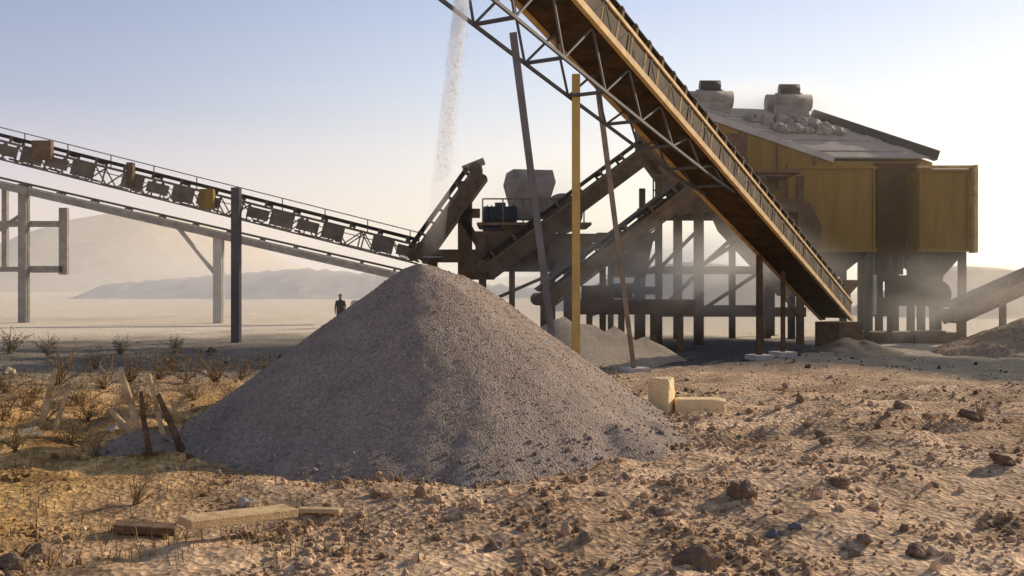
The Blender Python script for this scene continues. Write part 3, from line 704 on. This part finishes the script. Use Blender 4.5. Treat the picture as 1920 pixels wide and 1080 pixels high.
# ------------------------------------------------------------------ person standing left of the heap
def skinned(name, joints, edges, m, parent, loc, sub=2):
    me = bpy.data.meshes.new(name); me.from_pydata([j[0] for j in joints], edges, []); me.update()
    o = bpy.data.objects.new(name, me); COL.objects.link(o)
    md = o.modifiers.new('s', 'SKIN')
    for i, j in enumerate(joints):
        r = j[1]; me.skin_vertices[0].data[i].radius = r if isinstance(r, tuple) else (r, r)
    me.skin_vertices[0].data[0].use_root = True
    sd = o.modifiers.new('d', 'SUBSURF'); sd.levels = sub; sd.render_levels = sub
    dg = bpy.context.evaluated_depsgraph_get(); m2 = bpy.data.meshes.new_from_object(o.evaluated_get(dg))
    m2.polygons.foreach_set('use_smooth', [True] * len(m2.polygons)); m2.materials.clear(); m2.materials.append(m)
    bpy.data.objects.remove(o); o = bpy.data.objects.new(name, m2); COL.objects.link(o)
    if parent: o.parent = parent
    else: o.location = loc
    return o
pp = at(638, 612, 50); pz = ground(pp.x, pp.y)
person = thing('person', 'person in black clothing standing on the pale ground left of the cone', 'person', (pp.x, pp.y, pz))
J = [((0, 0, .95), (.19, .14)), ((0, 0, 1.15), (.18, .13)), ((0, 0, 1.38), (.20, .13)), ((0, 0, 1.47), (.07, .07)), ((0, -.01, 1.56), (.055, .06)), ((0, -.02, 1.66), (.085, .10)), ((0, -.01, 1.73), (.06, .07)),
     ((-.10, 0, .86), .12), ((-.11, -.02, .50), .085), ((-.12, .02, .09), .042), ((-.13, -.14, .04), .04),
     ((.10, 0, .86), .12), ((.12, .03, .50), .085), ((.14, .05, .09), .042), ((.15, -.10, .04), .04),
     ((-.20, 0, 1.40), .065), ((-.25, .02, 1.14), .047), ((-.25, -.08, .90), .034), ((-.25, -.11, .82), .03),
     ((.20, 0, 1.40), .065), ((.26, .02, 1.14), .047), ((.24, -.08, .90), .034), ((.24, -.11, .82), .03)]
Eg = [(0, 1), (1, 2), (2, 3), (3, 4), (4, 5), (5, 6), (0, 7), (7, 8), (8, 9), (9, 10), (0, 11), (11, 12), (12, 13), (13, 14), (2, 15), (15, 16), (16, 17), (17, 18), (2, 19), (19, 20), (20, 21), (21, 22)]
body = skinned('body', J, Eg, M['cloth'], person, None)
fc = MB(); fc.rock((0, 0, 0), .088, (.9, .62, 1.15), 2, random.Random(1), .02); fc.v = [v + Vector((0, -.065, 1.655)) for v in fc.v]
fc.sm = [True] * len(fc.sm)
me = fc
o = bpy.data.meshes.new('face'); o.from_pydata([tuple(v) for v in fc.v], [], fc.f); o.materials.append(M['skin']); ob = bpy.data.objects.new('face', o); COL.objects.link(ob); ob.parent = person
hr = MB(); hr.rock((0, 0, 0), .112, (.9, 1.0, .85), 2, random.Random(2), .04)
o = bpy.data.meshes.new('hair'); o.from_pydata([tuple(v + Vector((0, .012, 1.70))) for v in hr.v], [], hr.f); o.materials.append(M['hair']); ob = bpy.data.objects.new('hair', o); COL.objects.link(ob); ob.parent = person
for sx in (-1, 1):
    hj = [((sx * .245, -.11, .83), (.022, .035)), ((sx * .245, -.125, .77), (.018, .036))]
    he = [(0, 1)]
    for k, ln in enumerate((.065, .075, .07, .055)):
        yy = -.15 + .018 * k
        hj += [((sx * .245, yy, .735), .009), ((sx * .238, yy - .006, .735 - ln), .007)]; he += [(1, len(hj) - 2), (len(hj) - 2, len(hj) - 1)]
    hj += [((sx * .23, -.16, .79), .010), ((sx * .225, -.175, .745), .008)]; he += [(0, len(hj) - 2), (len(hj) - 2, len(hj) - 1)]
    skinned('hand', hj, he, M['skin'], person, None, 1)

mk = MB(); q = at(666, 608, 51); mk.frustum((q.x, q.y, ground(q.x, q.y) - .05), .50, .4, (q.x, q.y, ground(q.x, q.y) + 1.35), .40, .32); mk.frustum((q.x, q.y, ground(q.x, q.y) + 1.35), .40, .32, (q.x, q.y, ground(q.x, q.y) + 1.45), .2, .16)
mo = mk.build('marker_post', M['lgrey'], None, (q.x, q.y, 0)); tag(mo, 'short pale concrete post beside the person in black', 'post')

# ------------------------------------------------------------------ foreground: rocks, timber, brush
# rubble: thousands of small stones, one object
rb_ = random.Random(21); vs = []; fs = []; cs = []; bv, bf = ICO[0]
def add_stone(x, y, r, tone, sink=.3):
    o = len(vs); mm = Matrix.Rotation(rb_.uniform(0, 6.3), 3, (rb_.random() - .5, rb_.random() - .5, rb_.random() + .01))
    z = max(ground(x, y), heap_z(x, y) if 8 < y < 20 and -6 < x < 5 else -9)
    for v in bv:
        w = mm @ Vector((v.x * rb_.uniform(.7, 1.3), v.y * rb_.uniform(.7, 1.3), v.z * .75)) * r
        vs.append(Vector((x, y, z + r * sink)) + w); cs.append(tone)
    fs.extend(tuple(q + o for q in f) for f in bf)
for _ in range(52000):
    d_ = 5.5 * (34 / 5.5) ** (rb_.random() ** 1.25); a = R(rb_.uniform(-38, 38)); x, y = d_ * math.sin(a), d_ * math.cos(a)
    if heap_z(x, y) > ground(x, y) + .05 or (x > 3 and y > 20 and rb_.random() < .8): continue
    cl = fbm(x, y, 1.1, 3, 20)
    dens = .22 + 2.6 * max(-.12, cl) + (.22 if x > -2 else -.1)
    if rb_.random() > dens: continue
    r = rb_.uniform(.006, .022) * (1 + (rb_.random() ** 9) * 2.6) * (.75 + .025 * d_)
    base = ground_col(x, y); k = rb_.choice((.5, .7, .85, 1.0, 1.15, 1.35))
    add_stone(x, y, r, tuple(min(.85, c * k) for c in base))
me = bpy.data.meshes.new('rubble'); me.from_pydata([tuple(v) for v in vs], [], fs); me.update(); me.materials.append(M['gravel']); set_tint(me, cs)
ro = bpy.data.objects.new('rubble', me); COL.objects.link(ro); tag(ro, 'small stones and clods scattered over the bare soil', 'rubble', kind='stuff')

def on_ground(px, py):
    """the point of the terrain seen at this pixel of the photograph (flat-ground estimate, then the terrain's own height)"""
    D = 2.0 * F / (py - 540); x = (px - 960) / F * D
    for _ in range(6):
        D = (CAMZ - ground(x, D)) * F / (py - 540); x = (px - 960) / F * D
    return Vector((x, D, ground(x, D)))
# named boulders, each with the place it lies
BOULD = [
    (1392, 942, .24, 'darkrock', 'dark brown angular rock in the right foreground, the biggest of the loose rocks'),
    (1312, 1062, .22, 'darkrock', 'dark reddish rock at the bottom edge of the ground'),
    (1240, 958, .12, 'rock', 'brown rock just left of the biggest dark rock'),
    (1606, 748, .20, 'palerock', 'pale rock on the far rubble slope right of the sandstone block'),
    (1690, 766, .20, 'rock', 'grey brown rock on the rubble slope, half way to the right edge'),
    (1815, 792, .24, 'darkrock', 'dark rock on the rubble slope near the right edge'),
    (1880, 862, .20, 'darkrock', 'low dark rock below the rubble slope at the right edge'),
    (1575, 912, .14, 'darkrock', 'small dark rock right of the biggest dark rock'),
    (1450, 985, .10, 'bluegrey', 'small blue grey stone in the right foreground'),
    (1490, 984, .08, 'bluegrey', 'tiny blue grey stone beside the other blue grey stone'),
    (755, 893, .14, 'palerock', 'pale flat rock at the front foot of the cone'),
    (460, 948, .13, 'palerock', 'pale rock at the left front foot of the cone'),
    (705, 925, .09, 'darkrock', 'small dark stone in front of the cone'),
    (930, 1030, .14, 'rock', 'flat brown rock in the middle of the front ground'),
    (1720, 1040, .15, 'darkrock', 'long dark stone in the lower right corner area'),
    (1620, 1010, .11, 'rock', 'brown stone left of the long dark stone'),
    (1540, 812, .16, 'rock', 'brown rock on the ruts behind the open dirt'),
    (380, 700, .20, 'palerock', 'pale rock on the far brown bank left of the cone'),
    (20, 700, .26, 'palerock', 'pale rock on the brown bank at the left edge'),
    (60, 818, .18, 'sandstone', 'bright cream rock in the brush at the left edge'),
    (380, 788, .19, 'palerock', 'pale rock at the left slope of the cone, behind the stakes'),
    (415, 790, .17, 'palerock', 'whitish rock touching the left slope of the cone'),
    (215, 815, .15, 'palerock', 'pale pinkish rock at the foot of the stakes'),
    (395, 662, .28, 'darkrock', 'dark flat rock on the grey ground beside the slate post'),
    (1130, 930, .09, 'rock', 'small brown rock in front of the lit side of the cone'),
    (70, 1045, .20, 'darkrock', 'dark rock in the lower left corner'),
    (20, 1060, .16, 'darkrock', 'second dark rock in the lower left corner, nearer the edge'),
    (1100, 1010, .10, 'rock', 'small tan rock between the plank and the dark rocks'),
]
for i, (px, py, r, mname, lb) in enumerate(BOULD):
    p = on_ground(px, py); b = MB(); rr = random.Random(100 + i)
    r *= .60; b.rock(p + Vector((0, 0, r * .25)), r, (rr.uniform(.9, 1.3), rr.uniform(.7, 1), rr.uniform(.5, .75)), 3, rr, .3)
    o = b.build('rock', M[mname], None, p); tag(o, lb, 'rock', 'loose rocks')

# bright cut sandstone block with a slab beside it
p = on_ground(1240, 772); b = MB()

def hewn(c, sx, sy, sz, rz, seed):
    m = MB(); vs, fs = ICO[3]; of = Vector((seed * 3.1, 0, 0)); mm = Matrix.Rotation(rz, 3, 'Z'); out = []
    for v in vs:
        k = max(abs(v.x), abs(v.y), abs(v.z)) ** -.93; q = v * k * (1 + .05 * noise.noise(v * 1.7 + of) + .03 * noise.noise(v * 5 + of))
        out.append(Vector(c) + mm @ Vector((q.x * sx / 2, q.y * sy / 2, q.z * sz / 2)))
    return m.add(out, fs)
o = hewn(p + Vector((0, 0, .24)), .38, .36, .64, -.45, 1).build('stone_block', M['sandstone'], None, p); tag(o, 'upright bright cream sandstone block right of the cone', 'stone block')
p = on_ground(1312, 774)
o = hewn(p + Vector((0, 0, .11)), .85, .42, .28, -.12, 2).build('stone_slab', M['sandstone'], None, p); tag(o, 'low flat sandstone slab lying right of the upright block', 'stone slab')

# planks
def plank(px0, py0, px1, py1, w, t, m, label, lift=.04):
    a = on_ground(px0, py0); b_ = on_ground(px1, py1); mb = MB(); mb.bar(a + Vector((0, 0, lift)), b_ + Vector((0, 0, lift)), w, t)
    o = mb.build('plank', M[m], None, a); tag(o, label, 'plank', 'old planks on the ground'); bb = o.modifiers.new('bevel', 'BEVEL'); bb.width = .006
plank(345, 1018, 545, 992, .26, .07, 'wood', 'pale weathered board lying in the left foreground', .16)
plank(215, 1002, 330, 1010, .20, .07, 'darkwood', 'dark board lying left of the pale board', .06)
plank(560, 966, 640, 962, .10, .04, 'wood', 'short pale plank piece in front of the cone foot', .05)

# leaning stakes at the left
STK = [(225, 700, 262, 838, 'wood', 'light'), (258, 738, 280, 852, 'darkwood', 'dark'), (282, 700, 312, 842, 'wood', 'light'), (300, 740, 340, 846, 'darkwood', 'dark'),
       (322, 748, 345, 838, 'wood', 'light'), (100, 690, 78, 800, 'wood', 'light'), 
       (196, 772, 246, 812, 'wood', 'light'), (118, 735, 102, 812, 'wood', 'light')]
NAMES = ['light stake leaning left, leftmost long one of the clump beside the cone', 'dark stake standing just right of the leftmost light stake of the clump', 'light leaning stake in the middle of the clump beside the cone',
         'dark thick stake right of the middle light stake', 'short light stake, nearest to the left slope of the cone', 'light stake leaning right amid the brush further left',
         'thin light stick lying almost flat over the clump', 'thin light stake right of the light one amid the brush']
for (x0, y0, x1, y1, m, _), lb in zip(STK, NAMES):
    f = on_ground(x1, y1); tp = f + Vector(((x0 - x1) / F * f.y, random.uniform(-.15, .25), (y1 - y0) / F * f.y))
    mb = MB(); mid_ = f.lerp(tp, .5) + Vector((random.uniform(-.02, .02), 0, 0)); w = random.uniform(.035, .055)
    mb.tube(f - (tp - f) * .08, mid_, w, w * .85, 8); mb.tube(mid_, tp, w * .85, w * .6, 8)
    o = mb.build('wooden_stake', M[m], None, f); tag(o, lb, 'stake', 'leaning wooden stakes')

# dry shrubs
def shrub_mesh(seed, h, nb, leaf):
    rg = random.Random(seed); st = MB(); lf = MB()
    for _ in range(nb):
        a = rg.uniform(0, 6.28); tilt = rg.uniform(.1, 1.0); p = Vector((rg.uniform(-.06, .06) * h, rg.uniform(-.06, .06) * h, -.03))
        dr = Vector((math.cos(a) * tilt, math.sin(a) * tilt, 1)).normalized(); ln = h * rg.uniform(.6, 1.1); seg = 4
        for k in range(seg):
            q = p + dr * (ln / seg); r0 = .011 * h * (1 - k / seg) + .003
            st.tube(p, q, r0, r0 * .75, 4)
            for _2 in range(leaf):
                c = p.lerp(q, rg.random()) + Vector((rg.gauss(0, .05), rg.gauss(0, .05), rg.gauss(0, .04))) * h
                if k == 0 and rg.random() < .6: continue
                sz = rg.uniform(.018, .04) * (.6 + .5 * h); rm_ = Matrix.Rotation(rg.uniform(0, 6.3), 3, (rg.random() - .5, rg.random() - .5, rg.random() - .5))
                lf.add([c + rm_ @ Vector(v) * sz for v in ((-1, 0, 0), (0, -.35, .1), (1.2, 0, 0), (0, .35, .1))], [(0, 1, 2, 3)])
            p = q; dr = (dr + Vector((rg.gauss(0, .25), rg.gauss(0, .25), rg.gauss(-.05, .15)))).normalized()
    return st, lf
protos = []
for sd, h, nb, leaf, ml in ((1, 1, 16, 7, 'dryleaf'), (2, 1, 12, 4, 'dryleaf'), (3, 1, 18, 8, 'sage'), (4, 1, 14, 3, 'dryleaf')):
    st, lf = shrub_mesh(sd, h, nb, leaf)
    def mk_(mb, nm, m):
        me = bpy.data.meshes.new(nm); me.from_pydata([tuple(v) for v in mb.v], [], mb.f); me.update(); me.materials.append(M[m]); return me
    protos.append((mk_(st, 'stem', 'twig'), mk_(lf, 'foliage', ml)))
SH = [(15, 735, .75, 0, 'tall tan dry shrub at the left edge of the brush bank'), (62, 745, .62, 0, 'dense tan dry shrub second from the left edge'), (110, 720, .6, 3, 'sparse twiggy shrub on the upper part of the brush bank'),
      (150, 752, .62, 0, 'brown dry shrub in the middle of the brush bank'), (195, 730, .55, 1, 'loose brown shrub behind the leaning stakes'), (240, 716, .55, 3, 'twiggy shrub directly behind the longest light stake'),
      (300, 712, .5, 0, 'low bushy tan shrub behind the dark stakes'), (350, 715, .5, 1, 'small loose shrub at the right of the stakes'), (405, 716, .5, 0, 'low dry shrub near the left slope of the cone'), (450, 712, .45, 3, 'last thin shrub of the brush bank before the cone'),
      (130, 830, .5, 0, 'tan dry shrub left of the stakes, low in the brush'), (30, 845, .55, 1, 'loose dry shrub above the blue shadow at the left edge'), (175, 858, .4, 3, 'twiggy shrub at the foot of the leaning stakes'), (255, 945, .42, 3, 'dark twiggy weed standing in the shadow of the cone'),
      (85, 790, .5, 1, 'loose dry shrub behind the bright cream rock'), (500, 700, .4, 1, 'small dry tuft tucked against the cone'), (90, 668, .5, 2, 'grey green shrub on the grey ground at the left'), (225, 664, .45, 2, 'grey green shrub behind the tan brush bank'), (20, 662, .6, 2, 'grey green shrub at the left edge of the grey ground'),
      (330, 660, .4, 2, 'low grey green shrub left of the slate post foot'),       (45, 765, .6, 0, 'bushy dry shrub just above the cream rock'), (270, 770, .4, 1, 'small shrub between the leaning stakes'), (365, 750, .45, 0, 'bushy dry shrub right of the stakes, halfway to the cone'), (430, 745, .4, 1, 'small shrub against the lower left slope of the cone'),
      (160, 790, .5, 0, 'tan shrub in the hollow left of the stakes'), (320, 690, .45, 0, 'far bushy tan shrub level with the top of the stakes'), (180, 690, .5, 1, 'far loose shrub behind the tan brush bank'), (5, 790, .55, 3, 'twiggy shrub cut by the left edge'),
      (1840, 800, .35, 3, 'dry weed on the rubble slope near the right edge'), (1700, 745, .3, 3, 'thin dry weed on top of the rubble slope')]
for i, (px, py, h, k, lb) in enumerate(SH):
    p = on_ground(px, py); sc = h * (1.0 if p.y < 20 else 1.6)
    r = thing('dry_shrub', lb, 'shrub', p, 'dry shrubs'); r.scale = (sc * 1.25, sc * 1.25, sc); r.rotation_euler = (0, 0, i * 1.7)
    for nm, me in zip(('stem', 'foliage'), protos[k]):
        c = bpy.data.objects.new(nm, me); COL.objects.link(c); c.parent = r
# dry grass and litter on the left bank
gm = MB(); rg = random.Random(5)
for _ in range(6500):
    y = 7 + 17 * rg.random() ** 1.2; x = -.52 * y * rg.random() ** .8 - .6
    if heap_z(x, y) > ground(x, y) - .05 or fbm(x, y, 1.3, 3, 30) < rg.uniform(-.3, .15): continue
    z = ground(x, y); a = rg.uniform(0, 6.28); h = rg.uniform(.04, .2); t = rg.uniform(.1, 1.2); dv = Vector((math.cos(a), math.sin(a), 0))
    sd = Vector((-dv.y, dv.x, 0)) * rg.uniform(.0025, .006); b0 = Vector((x, y, z - .01)); m1 = b0 + dv * (h * t * .4) + Vector((0, 0, h * .6)); tp = b0 + dv * h * t + Vector((0, 0, h * .85))
    gm.add([b0 - sd, b0 + sd, m1 + sd * .7, m1 - sd * .7, tp], [(0, 1, 2, 3), (3, 2, 4)])
go = gm.build('dry_grass', M['dryleaf']); tag(go, 'dry straw coloured grass and litter on the left bank', 'grass', kind='stuff')

# ------------------------------------------------------------------ hanging dust
hm = bpy.data.materials.new('dust_haze'); hm.use_nodes = True; nt = hm.node_tree; nt.nodes.clear()
ou = nt.nodes.new('ShaderNodeOutputMaterial'); v_ = nt.nodes.new('ShaderNodeVolumeScatter'); v_.inputs['Color'].default_value = (1, .95, .88, 1); v_.inputs['Anisotropy'].default_value = .45; v_.inputs['Density'].default_value = .0022
nt.links.new(v_.outputs[0], ou.inputs['Volume'])
hb = MB().box((0, 26 + 450, 12), 1400, 900, 30); ho = hb.build('dust_haze', hm, None, (0, 476, 0)); tag(ho, 'pale dust haze hanging over the quarry floor and the plant', 'haze', kind='stuff')
def plume(c, rx, ry, rz, dens, label):
    m = bpy.data.materials.new('dust_plume'); m.use_nodes = True; nt = m.node_tree; nt.nodes.clear(); L = nt.links; N = nt.nodes
    ou = N.new('ShaderNodeOutputMaterial'); v = N.new('ShaderNodeVolumeScatter'); v.inputs['Color'].default_value = (.98, .92, .84, 1); v.inputs['Anisotropy'].default_value = .35
    tc = N.new('ShaderNodeTexCoord'); ln = N.new('ShaderNodeVectorMath'); ln.operation = 'LENGTH'
    L.new(tc.outputs['Object'], ln.inputs[0])
    mr = N.new('ShaderNodeMapRange'); mr.interpolation_type = 'SMOOTHSTEP'; mr.inputs['From Min'].default_value = 1.0; mr.inputs['From Max'].default_value = .1; L.new(ln.outputs['Value'], mr.inputs['Value'])
    nz = N.new('ShaderNodeTexNoise'); nz.inputs['Scale'].default_value = 1.6; nz.inputs['Detail'].default_value = 3; L.new(tc.outputs['Object'], nz.inputs['Vector'])
    m2 = N.new('ShaderNodeMapRange'); m2.inputs['From Min'].default_value = .35; m2.inputs['From Max'].default_value = .7; m2.inputs['To Max'].default_value = 1.6; L.new(nz.outputs['Fac'], m2.inputs['Value'])
    mu = N.new('ShaderNodeMath'); mu.operation = 'MULTIPLY'; L.new(mr.outputs[0], mu.inputs[0]); L.new(m2.outputs[0], mu.inputs[1])
    mv = N.new('ShaderNodeMath'); mv.operation = 'MULTIPLY'; L.new(mu.outputs[0], mv.inputs[0]); mv.inputs[1].default_value = dens
    L.new(mv.outputs[0], v.inputs['Density']); L.new(v.outputs[0], ou.inputs['Volume'])
    b = MB(); b.add(ICO[2][0], ICO[2][1]); o = b.build('dust_plume', m); o.location = c; o.scale = (rx, ry, rz)
    tag(o, label, 'dust', kind='stuff')
plume(at(1430, 215, 42.5), 5.2, 2.4, 2.1, .8, 'dust rising over the screening deck')
plume(at(985, 400, 39.5), 4.2, 2.6, 3.0, .36, 'dust hanging around the jaw crusher')
plume(at(1250, 520, 33.0), 7.5, 4.5, 2.6, .28, 'dust drifting between the trestle legs')
plume(at(1780, 560, 34.0), 5.5, 4.5, 2.3, .09, 'dust low over the ground at the right edge')
plume(at(330, 520, 70.0), 26, 10, 4.0, .05, 'pale dust under the left conveyors')
# ------------------------------------------------------------------ camera, light, sky
cam = bpy.data.cameras.new('camera'); co = bpy.data.objects.new('camera', cam); COL.objects.link(co)
co.location = (0, 0, CAMZ); co.rotation_euler = (R(90), 0, 0); cam.sensor_width = 36; cam.lens = F / 1920 * 36; cam.clip_end = 20000; cam.clip_start = .1
scene.camera = co
el, az = R(SUN_EL), R(SUN_AZ)
sd = Vector((math.cos(el) * math.cos(az), math.cos(el) * math.sin(az), math.sin(el)))
sl = bpy.data.lights.new('sun', 'SUN'); sl.energy = 5.0; sl.angle = R(.6); sl.color = (1, .84, .63)
so = bpy.data.objects.new('sun', sl); COL.objects.link(so); so.rotation_euler = sd.to_track_quat('Z', 'Y').to_euler(); so.location = (30, 20, 20)
w = bpy.data.worlds.new('World'); scene.world = w; w.use_nodes = True; nt = w.node_tree
bg = nt.nodes['Background']; sk = nt.nodes.new('ShaderNodeTexSky'); sk.sky_type = 'NISHITA'; sk.sun_disc = False
sk.sun_elevation = el; sk.sun_rotation = R(90 - SUN_AZ); sk.air_density = 1.0; sk.dust_density = 3.5; sk.ozone_density = 1.5
N = nt.nodes; Lk = nt.links
# hazy evening air: pale bands near the horizon, brighter and creamier towards the sun, blended with the physical sky
tcw = N.new('ShaderNodeTexCoord'); sx_ = N.new('ShaderNodeSeparateXYZ'); Lk.new(tcw.outputs['Generated'], sx_.inputs[0])
def ramp(stops):
    r = N.new('ShaderNodeValToRGB'); e = r.color_ramp.elements
    e[0].position, e[0].color = stops[0][0], (*stops[0][1], 1); e[1].position, e[1].color = stops[-1][0], (*stops[-1][1], 1)
    for p, c in stops[1:-1]: q = e.new(p); q.color = (*c, 1)
    r.color_ramp.interpolation = 'B_SPLINE' if False else 'LINEAR'
    Lk.new(sx_.outputs['Z'], r.inputs['Fac']); return r
ra = ramp([(0, (1.08, .82, .66)), (.06, (1.0, .80, .72)), (.12, (.70, .66, .75)), (.18, (.40, .475, .66)), (.29, (.27, .36, .56)), (.45, (.22, .27, .38)), (1, (.10, .14, .24))])
rb2 = ramp([(0, (1.15, .98, .74)), (.07, (1.12, 1.02, .82)), (.14, (1.0, .98, .92)), (.21, (.74, .84, .97)), (.31, (.47, .61, .90)), (.45, (.32, .38, .50)), (1, (.12, .16, .26))])
vd = N.new('ShaderNodeVectorMath'); vd.operation = 'DOT_PRODUCT'; Lk.new(tcw.outputs['Generated'], vd.inputs[0]); vd.inputs[1].default_value = (math.cos(az), math.sin(az), 0)
mr_ = N.new('ShaderNodeMapRange'); mr_.inputs['From Min'].default_value = .02; mr_.inputs['From Max'].default_value = .78; mr_.interpolation_type = 'SMOOTHSTEP'
Lk.new(vd.outputs['Value'], mr_.inputs['Value'])
mx_ = N.new('ShaderNodeMix'); mx_.data_type = 'RGBA'; Lk.new(mr_.outputs[0], mx_.inputs['Factor']); Lk.new(ra.outputs[0], mx_.inputs['A']); Lk.new(rb2.outputs[0], mx_.inputs['B'])
scl = N.new('ShaderNodeVectorMath'); scl.operation = 'SCALE'; scl.inputs['Scale'].default_value = 9.6; Lk.new(mx_.outputs['Result'], scl.inputs[0])
mz = N.new('ShaderNodeMix'); mz.data_type = 'RGBA'; mz.inputs['Factor'].default_value = .87; Lk.new(sk.outputs[0], mz.inputs['A']); Lk.new(scl.outputs[0], mz.inputs['B'])
Lk.new(mz.outputs['Result'], bg.inputs['Color']); bg.inputs['Strength'].default_value = .11
scene.view_settings.view_transform = 'Standard'; scene.view_settings.look = 'None'; scene.view_settings.exposure = 0
scene.render.engine = 'CYCLES'; scene.cycles.volume_bounces = 1
